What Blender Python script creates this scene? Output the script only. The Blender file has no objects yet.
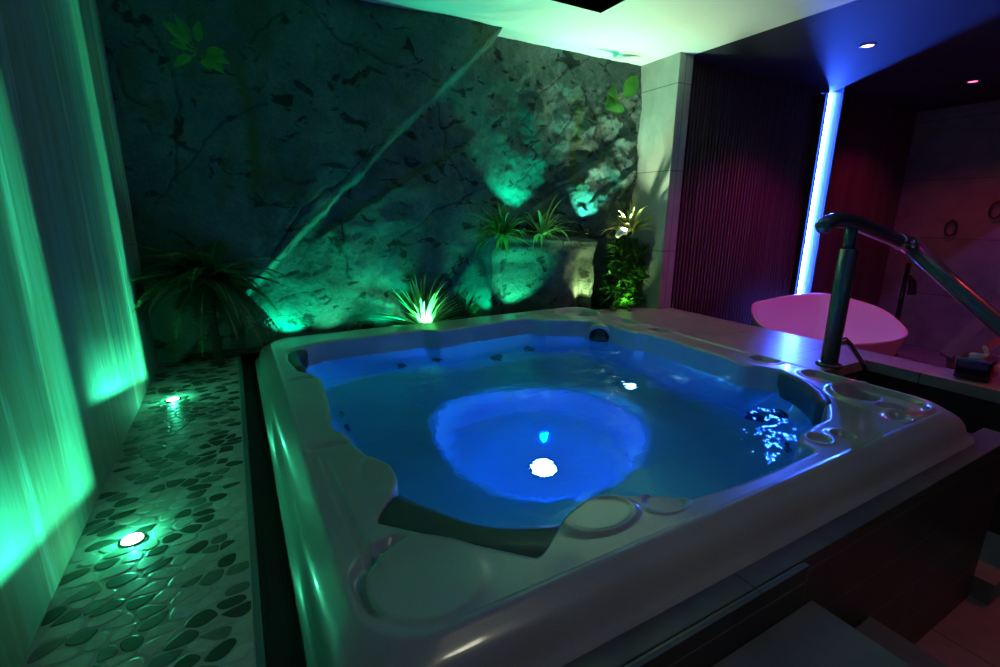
import bpy, bmesh, math, random
from mathutils import Vector, Matrix, noise
S = 0.78          # scene is modelled in units of 0.78 m and scaled to metres at the end
ZO = 1.9          # eye height in those units: z below is relative to eye level
PI = math.pi
random.seed(7)
SC = bpy.context.scene
COL = SC.collection

# ------------------------------------------------------------------ helpers
def obj(name, bm, mat, parent=None, smooth=False, mats=None):
    me = bpy.data.meshes.new(name)
    bm.normal_update()
    bm.to_mesh(me); bm.free()
    if smooth:
        for p in me.polygons: p.use_smooth = True
    for m in (mats or [mat]): me.materials.append(m)
    o = bpy.data.objects.new(name, me); COL.objects.link(o)
    if parent:
        o.parent = parent
        o.matrix_parent_inverse = Matrix.Identity(4)
        for v in me.vertices: v.co -= world_loc(parent)
    return o

def world_loc(o):
    l = Vector((0, 0, 0))
    while o: l = l + o.location; o = o.parent
    return l

def tag(o, label, cat, group=None, kind=None):
    o['label'] = label; o['category'] = cat
    if group: o['group'] = group
    if kind: o['kind'] = kind
    return o

def thing(name, label, cat, loc, group=None):
    o = bpy.data.objects.new(name, None); COL.objects.link(o)
    o.location = loc; o.empty_display_size = .05
    return tag(o, label, cat, group)

def struct(o):
    o['kind'] = 'structure'; return o

def box(bm, x0, x1, y0, y1, z0, z1, bev=0, mi=0):
    vs = [bm.verts.new((x, y, z)) for x in (x0, x1) for y in (y0, y1) for z in (z0, z1)]
    fs = [bm.faces.new([vs[i] for i in q]) for q in ((0,1,3,2),(4,6,7,5),(0,4,5,1),(2,3,7,6),(0,2,6,4),(1,5,7,3))]
    for f in fs: f.material_index = mi
    if bev:
        es = list({e for f in fs for e in f.edges})
        bmesh.ops.bevel(bm, geom=es, offset=bev, segments=2, affect='EDGES', profile=.7)
    return bm

def B(*a, **k): return box(bmesh.new(), *a, **k)

def loft(bm, rings, close=True, cap0=False, cap1=False, mi=0):
    R = [[bm.verts.new(p) for p in r] for r in rings]
    n = len(R[0])
    for a, b in zip(R, R[1:]):
        for i in range(n if close else n - 1):
            j = (i + 1) % n
            try:
                f = bm.faces.new((a[i], a[j], b[j], b[i])); f.material_index = mi
            except ValueError: pass
    if cap0: bm.faces.new(list(reversed(R[0]))).material_index = mi
    if cap1: bm.faces.new(R[-1]).material_index = mi
    return R

def tube(bm, pts, rad, n=16, cap=True, mi=0):
    pts = [Vector(p) for p in pts]
    if not hasattr(rad, '__len__'): rad = [rad] * len(pts)
    rings = []; up = Vector((0, 0, 1)); prev = None
    for i, p in enumerate(pts):
        t = (pts[min(i + 1, len(pts) - 1)] - pts[max(i - 1, 0)]).normalized()
        if prev is None:
            a = t.cross(up)
            if a.length < .05: a = t.cross(Vector((1, 0, 0)))
            a.normalize()
        else:
            a = (prev - t * prev.dot(t)).normalized()
        prev = a; b = t.cross(a)
        rings.append([p + (a * math.cos(2*PI*k/n) + b * math.sin(2*PI*k/n)) * rad[i] for k in range(n)])
    loft(bm, rings, cap0=cap, cap1=cap, mi=mi)

def disc_lathe(bm, c, prof, axis=(0, 0, 1), n=32, mi=0):
    """prof: list of (radius, height) turned about axis at c"""
    q = Vector((0, 0, 1)).rotation_difference(Vector(axis).normalized())
    c = Vector(c); rings = []
    for r, h in prof:
        rings.append([c + q @ Vector((max(r, 1e-4)*math.cos(2*PI*k/n), max(r, 1e-4)*math.sin(2*PI*k/n), h)) for k in range(n)])
    loft(bm, rings, cap0=True, cap1=True, mi=mi)

def sm(a, b, x):
    if a == b: return 1.0 if x >= a else 0.0
    t = min(1, max(0, (x - a) / (b - a))); return t*t*(3 - 2*t)
def lerp(a, b, t): return a + (b - a) * t
def fbm(p, o=4): return noise.fractal(Vector(p), 0.9, 2.1, o)

def spline(pts, n):
    """Catmull-Rom through pts"""
    P = [Vector(p) for p in pts]; P = [2*P[0]-P[1]] + P + [2*P[-1]-P[-2]]
    out = []
    for i in range(1, len(P) - 2):
        for k in range(n):
            t = k / n
            out.append(.5*((2*P[i]) + (P[i+1]-P[i-1])*t + (2*P[i-1]-5*P[i]+4*P[i+1]-P[i+2])*t*t + (3*P[i]-P[i-1]-3*P[i+1]+P[i+2])*t**3))
    out.append(P[-2]); return out

# ------------------------------------------------------------------ materials
class M:
    def __init__(s, name, col=(.5,.5,.5), rough=.5, metal=0, coat=0, spec=.5, emit=None, es=0):
        s.m = bpy.data.materials.new(name); s.m.use_nodes = True
        s.n = s.m.node_tree.nodes; s.l = s.m.node_tree.links
        s.b = s.n['Principled BSDF']
        s.set('Base Color', (*col, 1)); s.set('Roughness', rough); s.set('Metallic', metal)
        s.set('Coat Weight', coat); s.set('Coat Roughness', .08); s.set('Specular IOR Level', spec)
        if emit: s.set('Emission Color', (*emit, 1)); s.set('Emission Strength', es)
    def set(s, k, v): s.b.inputs[k].default_value = v
    def node(s, t, **k):
        x = s.n.new(t)
        for a, v in k.items():
            if a in x.inputs.keys(): x.inputs[a].default_value = v
            else: setattr(x, a.replace(' ', '_').lower(), v)
        return x
    def coord(s, scale=(1,1,1), rot=(0,0,0)):
        c = s.node('ShaderNodeTexCoord'); m = s.node('ShaderNodeMapping')
        m.inputs['Scale'].default_value = scale; m.inputs['Rotation'].default_value = rot
        s.l.new(c.outputs['Object'], m.inputs[0]); return m.outputs[0]
    def noise(s, vec, scale=5, detail=6, rough=.6, dist=0):
        x = s.node('ShaderNodeTexNoise'); x.inputs['Scale'].default_value = scale
        x.inputs['Detail'].default_value = detail; x.inputs['Roughness'].default_value = rough
        x.inputs['Distortion'].default_value = dist
        if vec: s.l.new(vec, x.inputs['Vector'])
        return x.outputs['Fac']
    def ramp(s, fac, stops):
        r = s.node('ShaderNodeValToRGB'); e = r.color_ramp.elements
        while len(e) < len(stops): e.new(.5)
        for x, (p, c) in zip(e, stops):
            x.position = p; x.color = (*c, 1) if hasattr(c, '__len__') else (c, c, c, 1)
        s.l.new(fac, r.inputs[0]); return r.outputs[0]
    def mix(s, f, a, b, mode='MIX'):
        x = s.node('ShaderNodeMix'); x.data_type = 'RGBA'; x.blend_type = mode
        for k, v in ((0, f), (6, a), (7, b)):
            if isinstance(v, (int, float)): x.inputs[k].default_value = v
            elif isinstance(v, tuple): x.inputs[k].default_value = (*v, 1)
            else: s.l.new(v, x.inputs[k])
        return x.outputs[2]
    def math(s, op, a, b=0):
        x = s.node('ShaderNodeMath'); x.operation = op
        for k, v in ((0, a), (1, b)):
            if isinstance(v, (int, float)): x.inputs[k].default_value = v
            else: s.l.new(v, x.inputs[k])
        return x.outputs[0]
    def col(s, o): s.l.new(o, s.b.inputs['Base Color']); return s
    def rough(s, o): s.l.new(o, s.b.inputs['Roughness']); return s
    def bump(s, h, strength=.3, dist=.01):
        b = s.node('ShaderNodeBump'); b.inputs['Strength'].default_value = strength
        b.inputs['Distance'].default_value = dist
        s.l.new(h, b.inputs['Height']); s.l.new(b.outputs[0], s.b.inputs['Normal']); return s

# tub acrylic: pearl grey with a fine speckle
acr = M('pearl_acrylic', (.3,.3,.29), .3, coat=.5)
v = acr.coord(); n1 = acr.noise(v, 900, 2, .5); n2 = acr.noise(v, 4, 3, .5)
acr.col(acr.mix(1, acr.ramp(n1, [(.3,(.32,.325,.32)),(.7,(.46,.46,.445))]), acr.ramp(n2, [(.3,.85),(.7,1)]), 'MULTIPLY'))
acr.bump(n1, .05, .001)
pil = M('headrest_foam', (.035,.04,.04), .45, coat=.1)
v = pil.coord(); pil.bump(pil.noise(v, 400, 2), .1, .001)
dark_plastic = M('dark_plastic', (.02,.022,.025), .3)
jetm = M('jet_face', (.035,.04,.05), .35)
chrome = M('chrome', (.6,.6,.62), .12, metal=1)
railm = M('painted_rail', (.09,.13,.11), .25, metal=.3, coat=.6)
black_gloss = M('black_gloss', (.01,.01,.011), .08, coat=1)
lampglass = M('white_lamp_lens', (.9,.9,.9), .3, emit=(.55,1,.8), es=14)
blue_lens = M('blue_water_lamp', (.9,.9,1), .3, emit=(.35,.6,1), es=60)
led_em = M('blue_led_diffuser', (.8,.85,1), .4, emit=(.03,.10,1), es=620)
warm_lens = M('warm_lamp_lens', (.9,.9,.9), .3, emit=(1,.95,.85), es=14)
pink_lens = M('pink_lamp_lens', (.9,.7,.8), .3, emit=(1,.45,.7), es=10)
red_lens = M('red_lamp_lens', (.9,.5,.5), .3, emit=(1,.08,.2), es=7)
fixture = M('fixture_metal', (.05,.05,.05), .4, metal=.6)
steel = M('steel_trim', (.35,.35,.35), .3, metal=1)

# left wall: veined vertical-grain large panels
wl = M('left_wall_panel', (.3,.3,.3), .75, spec=.2)
v = wl.coord((1, 1, .06))
g1 = wl.noise(v, 5, 8, .65, .6); g2 = wl.noise(v, 22, 6, .7, .2)
c1 = wl.ramp(g1, [(.28,(.06,.065,.065)),(.42,(.22,.23,.22)),(.52,(.22,.16,.12)),(.62,(.38,.40,.38)),(.78,(.13,.13,.12))])
wl.col(wl.mix(.55, c1, wl.ramp(g2, [(.3,.55),(.7,1)]), 'MULTIPLY'))
wl.bump(g2, .2, .004)

# rock
rk = M('sculpted_rock', (.2,.2,.2), .85, spec=.25)
v = rk.coord(); r1 = rk.noise(v, 2.2, 8, .65, .3); r2 = rk.noise(v, 14, 8, .7); r3 = rk.noise(v, 60, 6, .7)
base = rk.ramp(r1, [(.3,(.040,.065,.060)),(.5,(.078,.112,.104)),(.7,(.14,.17,.155))])
pits = rk.ramp(rk.noise(rk.coord((1,1,1.6)), 7.5, 4, .55, .8), [(.58,1),(.64,.22)])
base = rk.mix(1, base, pits, 'MULTIPLY')
fine = rk.ramp(r3, [(.3,.7),(.7,1.1)])
base = rk.mix(1, base, fine, 'MULTIPLY')
# olive moss streaks (attribute painted where the streaks run)
at = rk.node('ShaderNodeAttribute'); at.attribute_name = 'moss'
base = rk.mix(rk.math('MULTIPLY', at.outputs['Fac'], .85), base, (.07,.085,.02))
at2 = rk.node('ShaderNodeAttribute'); at2.attribute_name = 'crack'
base = rk.mix(rk.math('MULTIPLY', at2.outputs['Fac'], .8), base, (.015,.017,.016))
rk.col(base)
h = rk.math('ADD', rk.math('MULTIPLY', r2, .7), rk.math('MULTIPLY', r3, .3))
rk.bump(h, .75, .03)

white = M('white_plaster', (.80,.80,.78), .8); white.bump(white.noise(white.coord(), 30, 5), .06, .004)
darkceil = M('dark_ceiling_paint', (.034,.034,.042), .7, spec=.2)
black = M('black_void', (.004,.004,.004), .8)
pill = M('pillar_tile', (.42,.41,.37), .5)
v = pill.coord((1,1,.5)); pn = pill.noise(v, 6, 7, .65, .4)
bt = pill.node('ShaderNodeTexBrick'); bt.offset = 0
pill.l.new(pill.coord((1,1,1), (PI/2,0,0)), bt.inputs['Vector'])
for k, vv in (('Scale',1),('Mortar Size',.004),('Brick Width',3.0),('Row Height',.6)): bt.inputs[k].default_value = vv
bt.inputs['Color1'].default_value = bt.inputs['Color2'].default_value = (1,1,1,1); bt.inputs['Mortar'].default_value = (.45,.45,.45,1)
pill.col(pill.mix(1, pill.ramp(pn, [(.3,(.30,.29,.26)),(.7,(.46,.45,.41))]), bt.outputs[0], 'MULTIPLY'))

def tile_mat(name, c0, c1, w, hh, rot, rough=.35, grout=.35, off=0.5, mortar=.004):
    m = M(name, c0, rough)
    n = m.noise(m.coord(), 5, 7, .65, .3)
    b = m.node('ShaderNodeTexBrick'); b.offset = off
    m.l.new(m.coord((1,1,1), rot), b.inputs['Vector'])
    for k, vv in (('Scale',1),('Mortar Size',mortar),('Brick Width',w),('Row Height',hh),('Mortar Smooth',.2)): b.inputs[k].default_value = vv
    b.inputs['Color1'].default_value = (1,1,1,1); b.inputs['Color2'].default_value = (.85,.85,.85,1)
    b.inputs['Mortar'].default_value = (grout,grout,grout,1)
    m.col(m.mix(1, m.ramp(n, [(.3,c0),(.7,c1)]), b.outputs[0], 'MULTIPLY'))
    m.bump(b.outputs['Fac'], -.3, .003)
    return m
deckm = tile_mat('deck_tile', (.20,.19,.175), (.33,.31,.285), .47, .47, (0,0,0), .3)
floorm = tile_mat('floor_tile', (.16,.15,.145), (.26,.25,.24), .6, .6, (0,0,0), .3)
tilew = tile_mat('wall_tile', (.20,.19,.19), (.32,.30,.30), .62, .60, (PI/2,0,PI/2), .45)
surr = tile_mat('surround_dark_tile', (.025,.024,.022), (.05,.047,.044), 1.2, .165, (PI/2,0,0), .4, grout=6, mortar=.0012)
surrtop = tile_mat('surround_ledge_tile', (.06,.062,.055), (.13,.13,.115), .9, .3, (0,0,0), .35)
stepm = tile_mat('step_tile', (.12,.125,.11), (.19,.195,.175), 2.5, 2.5, (0,0,0), .4)
slatm = M('slat_wood', (.08,.055,.05), .45)
v = slatm.coord((1,1,.05)); slatm.col(slatm.ramp(slatm.noise(v, 30, 5), [(.3,(.06,.04,.035)),(.7,(.13,.09,.08))]))
darkwood = M('dark_panel_wood', (.1,.08,.075), .5)
v = darkwood.coord((1,1,.06)); darkwood.col(darkwood.ramp(darkwood.noise(v, 9, 6), [(.3,(.07,.055,.05)),(.7,(.14,.11,.10))]))
gapm = M('gap_decking', (.012,.014,.012), .6)
v = gapm.coord((25,1,1)); gapm.bump(gapm.noise(v, 4, 3), .5, .01)
kerbm = M('tile_edge', (.10,.16,.15), .35)
soil = M('dark_soil', (.012,.010,.008), .95); soil.bump(soil.noise(soil.coord(), 60, 6), .8, .02)
bathm = M('white_solid_surface', (.78,.76,.76), .28, coat=.2)
ornm = M('pale_ceramic', (.7,.62,.6), .3, coat=.4)
redm = M('red_enamel', (.55,.05,.03), .2, coat=.6)
cushm = M('pale_cushion', (.5,.5,.55), .7)
def leafmat(name, a, b, rough=.45):
    m = M(name, a, rough, spec=.4)
    m.col(m.ramp(m.noise(m.coord(), 18, 4), [(.3, a), (.7, b)]))
    m.set('Subsurface Weight', 0)
    t = m.node('ShaderNodeBsdfTranslucent'); mx = m.node('ShaderNodeMixShader'); mx.inputs[0].default_value = .25
    t.inputs[0].default_value = (*b, 1)
    out = m.n['Material Output']
    m.l.new(m.b.outputs[0], mx.inputs[1]); m.l.new(t.outputs[0], mx.inputs[2]); m.l.new(mx.outputs[0], out.inputs[0])
    return m
leaf_dark = leafmat('fern_leaf', (.012,.035,.01), (.03,.08,.02))
leaf_mid = leafmat('green_leaf', (.04,.16,.02), (.09,.30,.04))
leaf_pale = leafmat('pale_blade', (.14,.28,.05), (.30,.42,.12))
leaf_bright = leafmat('bright_blade', (.30,.45,.15), (.50,.65,.30))
leaf_yel = leafmat('variegated_blade', (.12,.20,.03), (.55,.50,.20))
stemm = M('plant_stem', (.10,.12,.04), .6)

# ------------------------------------------------------------------ setting: floors, walls, ceiling
XL, YB, H = -.53, 3.9, 1.43
struct(obj('floor', B(XL-.1, 9.2, -2.0, 3.72, -2.0, -1.9), floorm.m))

# pebble walkway: cells of a stretched voronoi, rounded and shrunk
def clip(poly, m, n):
    out = []
    for i in range(len(poly)):
        a, b = poly[i], poly[(i+1) % len(poly)]
        da = (a[0]-m[0])*n[0] + (a[1]-m[1])*n[1]; db = (b[0]-m[0])*n[0] + (b[1]-m[1])*n[1]
        if da <= 0: out.append(a)
        if (da < 0) != (db < 0) and da != db:
            t = da / (da - db); out.append((lerp(a[0], b[0], t), lerp(a[1], b[1], t)))
    return out
def pebble_floor():
    bm = bmesh.new()
    x0, x1, y0, y1 = XL, -.045, .15, 3.9
    box(bm, x0, x1 - .018, y0, y1, -1.9, -1.0)
    for f in bm.faces: f.material_index = 0
    n0 = len(bm.faces)
    box(bm, x1 - .018, x1, y0, y1, -1.9, -.998)
    bm.faces.ensure_lookup_table()
    for f in bm.faces[n0:]: f.material_index = 2
    rnd = random.Random(3)
    # local frame stretched: pebbles are long across the walk
    sx, sy, sk = .064, .046, .12
    pts = []
    nx = int((x1-x0)/sx) + 3; ny = int((y1-y0)/sy) + 3
    grid = {}
    for i in range(-1, nx):
        for j in range(-1, ny):
            p = (i + (.5 if j % 2 else 0) + rnd.uniform(-.42,.42), j + rnd.uniform(-.42,.42))
            grid[(i, j)] = p
    lay = bm.loops.layers.float_color.new('pebble')
    for (i, j), p in grid.items():
        if not (0 <= i < nx-1 and 0 <= j < ny-1): continue
        poly = [(p[0]-1.6,p[1]-1.6),(p[0]+1.6,p[1]-1.6),(p[0]+1.6,p[1]+1.6),(p[0]-1.6,p[1]+1.6)]
        for a in range(-2, 3):
            for b in range(-2, 3):
                q = grid.get((i+a, j+b))
                if q and (a or b):
                    poly = clip(poly, ((p[0]+q[0])/2, (p[1]+q[1])/2), (q[0]-p[0], q[1]-p[1]))
                    if len(poly) < 3: break
            if len(poly) < 3: break
        if len(poly) < 3: continue
        cx = sum(q[0] for q in poly)/len(poly); cy = sum(q[1] for q in poly)/len(poly)
        poly = [(x0 + q[0]*sx, y0 + q[1]*sy + sk*(q[0]*sx) - .1) for q in poly]
        cx, cy = x0 + cx*sx, y0 + cy*sy + sk*(cx*sx) - .1
        if not (x0 + .006 < cx < x1 - .03 and y0 + .02 < cy < y1 - .02): continue
        if any(abs(q[0]-cx) > .09 or abs(q[1]-cy) > .09 for q in poly): continue
        shr = rnd.uniform(.86, .94)
        poly = [(cx + (q[0]-cx)*shr, cy + (q[1]-cy)*shr) for q in poly]
        for _ in range(2):   # corner cutting
            poly = [r for k in range(len(poly)) for r in
                    ((lerp(poly[k][0], poly[(k+1)%len(poly)][0], .25), lerp(poly[k][1], poly[(k+1)%len(poly)][1], .25)),
                     (lerp(poly[k][0], poly[(k+1)%len(poly)][0], .75), lerp(poly[k][1], poly[(k+1)%len(poly)][1], .75)))]
        poly = [(min(x1-.022, max(x0+.002, q[0])), q[1]) for q in poly]
        t = rnd.random()
        if t < .34: c = rnd.choice([(.035,.06,.045),(.05,.075,.05),(.045,.05,.035),(.065,.085,.06)])
        elif t < .5: c = rnd.choice([(.15,.19,.14),(.13,.15,.11)])
        else:
            g = rnd.uniform(.36, .48); c = (g, g*1.0, g*.86)
        z = -.9995
        r0 = [bm.verts.new((q[0], q[1], z)) for q in poly]
        r1 = [bm.verts.new((lerp(cx,q[0],.86), lerp(cy,q[1],.86), z+.0012)) for q in poly]
        fs = [bm.faces.new((r0[k], r0[(k+1)%len(r0)], r1[(k+1)%len(r0)], r1[k])) for k in range(len(r0))]
        fs.append(bm.faces.new(r1))
        for f in fs:
            f.material_index = 1
            for l in f.loops: l[lay] = (*c, 1)
    return bm
grout = M('pale_grout', (.36,.37,.33), .7); grout.bump(grout.noise(grout.coord(), 120, 4), .2, .003)
peb = M('pebble_stone', (.2,.2,.2), .38, coat=.15)
a = peb.node('ShaderNodeAttribute'); a.attribute_name = 'pebble'
peb.col(peb.mix(.5, a.outputs['Color'], peb.ramp(peb.noise(peb.coord(), 55, 5), [(.3,.6),(.7,1.15)]), 'MULTIPLY'))
struct(obj('pebble_floor', pebble_floor(), None, mats=[grout.m, peb.m, kerbm.m]))
struct(obj('gap_floor', B(-.045, .12, .15, 3.75, -1.9, -1.06), gapm.m))

# left wall
bm = bmesh.new(); box(bm, XL-.12, XL, -2.0, 4.1, -1.9, H)
struct(obj('wall_left', bm, wl.m))

# ceiling: white slab with the black opening, dark slab over the right room
bm = bmesh.new(); CT = H + .12
for x0, x1, y0, y1 in ((XL-.1, 2.11, -2, 4.15), (2.11, 2.56, 3.13, 4.15), (2.56, 3.935, -2, 4.15), (2.11, 2.56, -2, 1.2)):
    box(bm, x0, x1, y0, y1, H, CT)
struct(obj('ceiling', bm, white.m))
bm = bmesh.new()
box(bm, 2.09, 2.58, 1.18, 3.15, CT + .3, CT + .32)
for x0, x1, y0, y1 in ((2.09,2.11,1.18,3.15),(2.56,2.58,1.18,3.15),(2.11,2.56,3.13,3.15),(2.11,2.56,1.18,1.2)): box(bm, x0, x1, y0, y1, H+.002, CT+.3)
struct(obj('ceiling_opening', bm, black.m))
struct(obj('dark_ceiling', B(3.935, 9.2, -2, 3.95, H, CT), darkceil.m))

# pillar and back walls
bm = bmesh.new(); box(bm, 3.76, 3.935, 3.44, 4.1, -1.9, H, bev=.004)
struct(obj('wall_pillar', bm, pill.m))
# slatted wall
bm = bmesh.new(); box(bm, 3.935, 6.28, 3.60, 3.66, -1.9, H)
x = 3.95
while x < 6.26:
    box(bm, x, x + .030, 3.565, 3.601, -1.9, H - .002); x += .052
struct(obj('wall_back_slatted', bm, slatm.m))
# dark panels right of the lit channel
bm = bmesh.new()
x = 6.66
while x < 8.74:
    box(bm, x, min(x + .41, 8.75), 3.58, 3.66, -1.9, H); x += .414
box(bm, 6.66, 8.75, 3.62, 3.68, -1.9, H)
struct(obj('wall_back', bm, darkwood.m))
struct(obj('wall_right', B(8.75, 8.87, -2, 3.7, -1.9, H), tilew.m))
struct(obj('wall_front', B(XL-.1, 9.2, -2.1, -2.0, -1.9, H), darkwood.m))

# rock wall --------------------------------------------------------
A0, A1 = Vector((.12, -.46)), Vector((2.08, 1.45))      # edge of the big slab
sd = (A1 - A0).normalized(); sn = Vector((-sd.y, sd.x))
R0, R1 = Vector((.60, -.17)), Vector((1.9, .63)); rd = (R1-R0).normalized(); rn = Vector((-rd.y, rd.x))
CR = [[(-.51,.85),(-.47,.67),(-.35,.6)],[(-.43,.04),(-.16,.32),(.04,.58),(.32,.73)],[(.27,1.08),(.44,1.28)],
 [(.5,1.38),(.76,1.2),(1.08,1.01),(1.5,.99)],[(.22,-.33),(.45,.01),(.74,.23),(1.2,.66)],[(1.59,.86),(1.67,.5),(1.85,.07)],
 [(2.09,-.23),(2.2,-.79),(2.18,-1.0)],[(2.26,-.84),(2.76,-.54)],[(2.81,1.38),(3.16,.9),(3.73,.34)],[(2.38,.83),(2.85,1.24),(3.12,1.44)],
 [(1.18,-.21),(1.39,-.1),(1.89,.19)],[(1.41,-.81),(1.79,-.4)],[(.13,-.69),(.25,-.63),(.61,-.58)],[(2.95,-.95),(3.2,-.62)],[(.72,-.02),(.74,-.28),(.84,-.52)],
 [(-.3,1.1),(-.2,.7),(-.26,.2)],[(2.3,.2),(2.7,.62),(3.0,1.0)]]
def seg_d(p, a, b):
    ab = b - a; t = max(0, min(1, (p-a).dot(ab) / ab.length_squared)); return (p - a - ab*t).length
CRV = [[Vector(q) for q in c] for c in CR]
def rock_y(x, z):
    p = Vector((x, z))
    w = Vector((fbm((x*3, z*3, 5.1), 3), fbm((x*3, z*3, 9.7), 3)))
    s = (p - A0).dot(sn) + w.x*.022 + fbm((x*14, z*14, 2), 3)*.008
    y = 3.93 + fbm((x*1.3, z*1.3, 0), 3)*.035
    slab = max(0, min(1, (s + .045)/.05))
    if slab:
        away = sm(.1, 1.6, s)
        prot = .22 - .10*away + .0*z
        for k, d in enumerate((.05, .10, .155)):
            prot += .0025 * sm(d-.003, d+.003, s + w.y*.03) * (1 - sm(.3, .6, s))
        prot *= lerp(1, .8, sm(-.3, -.9, z))
        y -= slab * (prot - .03)
    t2 = (p - R0).dot(rn) + w.y*.03
    along = (p - R0).dot(rd)
    rid = sm(.012, -.004, t2) * sm(-.1, .1, along) * sm(1.6, 1.35, along) * (1-slab)
    y -= rid * .055 * sm(-.7, -.2, t2 + .0)
    rough = sm(1.7, 2.6, x) * (1 - sm(1.15, 1.4, z)) * sm(-.25, -.05, z)
    y += (fbm((x*4, z*4, 3), 6)*.045 + abs(fbm((x*2.2+7, z*2.2, 1), 5))*-.045) * rough
    y += (1-slab) * (1-rough) * fbm((x*5, z*5, 8), 5)*.016
    y += slab * fbm((x*2.2, z*2.2, 4), 5)*.014
    # craggy diagonal ledges in the right corner
    for (ax, az, bx, bz, hgt) in ((2.75,.25,3.72,.78,.055), (3.0,.02,3.75,.50,.06), (2.45,.0,3.1,.35,.035)):
        a = Vector((ax, az)); b = Vector((bx, bz)); d = (b-a).normalized(); n = Vector((-d.y, d.x))
        q = (p-a).dot(n) + w.x*.10 + w.y*.05; al = (p-a).dot(d)/(b-a).length
        y -= hgt * sm(.02, -.01, q) * sm(-.45, -.05, q) * sm(-.08, .1, al) * sm(1.05, .9, al)
    # planter block with shelf
    bx = sm(1.90, 1.99, x + w.x*.03) * (1 - sm(3.17, 3.21, x + w.y*.02))
    top = -.20 - .05*sm(2.2, 3.1, x) + .03*sm(2.3,2.0,x) + w.x*.01
    bz = sm(top + .012, top - .012, z)
    if bx * bz > 0:
        front = 3.745 + fbm((x*4, z*4, 6), 5)*.012 + .125*sm(-.30,-.46,z)*(math.exp(-((x-2.28)/.24)**2) + math.exp(-((x-3.06)/.10)**2))
        front += - .02*math.exp(-((z-top)/.03)**2)
        front += .06 * sm(2.0, 1.92, x)
        y = lerp(y, front, bx*bz)
    # corner niche beside the pillar
    nb = sm(3.19, 3.23, x) * sm(-.22, -.26, z)
    y = lerp(y, 3.98, nb)
    # uncut lower foot of wall at left
    ft = sm(.25, .0, x) * sm(-.45, -.8, z)
    y -= ft*.06
    cr = 0
    for c in CRV:
        for a, b in zip(c, c[1:]):
            if min(a.x, b.x)-.05 < x < max(a.x, b.x)+.05 and min(a.y, b.y)-.05 < z < max(a.y, b.y)+.05:
                cr = max(cr, math.exp(-(seg_d(p + w*.045 + Vector((w.y, -w.x))*.03, a, b)/.0052)**2))
    if bx*bz > .5: cr *= .7
    y += cr * .010
    if x < -.4: y += (-.4 - x) * .0
    ms = math.exp(-((x - (.15 + .05*math.sin(z*3)) + w.x*.04)/.045)**2) * sm(-.05, .2, z) * sm(1.1, .85, z)
    ms += math.exp(-((x - (2.98) + w.x*.05)/.05)**2) * sm(.1, .3, z) * sm(1.2, .9, z) * .9
    ms += .5*sm(.25, .5, fbm((x*5, z*2, 11), 3)) * slab
    return y, cr, min(1, ms)
bm = bmesh.new(); NX, NZ = 400, 236
cl = bm.verts.layers.float.new('crack'); ml = bm.verts.layers.float.new('moss')
V = []
for j in range(NZ + 1):
    z = lerp(-1.35, H + .01, j/NZ); row = []
    for i in range(NX + 1):
        x = lerp(XL - .02, 3.78, i/NX)
        y, cr, ms = rock_y(x, z)
        v = bm.verts.new((x, y, z)); v[cl] = cr; v[ml] = ms; row.append(v)
    V.append(row)
for j in range(NZ):
    for i in range(NX): bm.faces.new((V[j][i], V[j][i+1], V[j+1][i+1], V[j+1][i]))
# solid back
bl = [bm.verts.new(p) for p in ((XL-.02,4.1,-1.35),(3.78,4.1,-1.35),(3.78,4.1,H+.01),(XL-.02,4.1,H+.01))]
bm.faces.new(bl[::-1])
bm.faces.new([bl[0]] + V[0][::-1][0:0] + [bl[1]] + V[0][::-1]); bm.faces.new([bl[3]] + V[-1] + [bl[2]])
bm.faces.new([bl[0]] + [r[0] for r in V] + [bl[3]]); bm.faces.new([bl[1]] + [bl[2]] + [r[-1] for r in V][::-1])
struct(obj('wall_back_rock', bm, rk.m, smooth=True))
# planting bed between tub and rock
bm = bmesh.new(); n = 120
for j in range(9):
    for i in range(n+1):
        x = lerp(XL, 3.74, i/n); y = lerp(3.71, 4.0, j/8)
        bm.verts.new((x, y, -.985 + fbm((x*9, y*9, 3), 4)*.012 + .02*(j/8)))
bm.verts.ensure_lookup_table()
for j in range(8):
    for i in range(n):
        k = j*(n+1)+i; bm.faces.new([bm.verts[q] for q in (k, k+1, k+n+2, k+n+1)])
struct(obj('planting_bed', bm, soil.m, smooth=True))

# deck on the right with the open trench in front of it
bm = bmesh.new()
box(bm, 2.985, 3.93, 1.505, 3.70, -1.02, -.95, bev=.004)
box(bm, 3.657, 3.93, -.6, 1.505, -1.02, -.95, bev=.004)
box(bm, 3.70, 3.90, -.58, 1.5, -1.9, -1.02); box(bm, 3.05, 3.90, 1.53, 3.68, -1.9, -1.02)
struct(obj('deck_floor', bm, deckm.m))
trm = tile_mat('trench_tile', (.018,.018,.017), (.04,.038,.035), .5, .5, (PI/2,0,PI/2), .35, grout=1.8)
bm = bmesh.new(); box(bm, 3.665, 3.70, -.58, 1.505, -1.9, -1.021); box(bm, 3.0, 3.665, 1.507, 1.53, -1.9, -1.021)
struct(obj('trench_wall', bm, trm.m))

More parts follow.
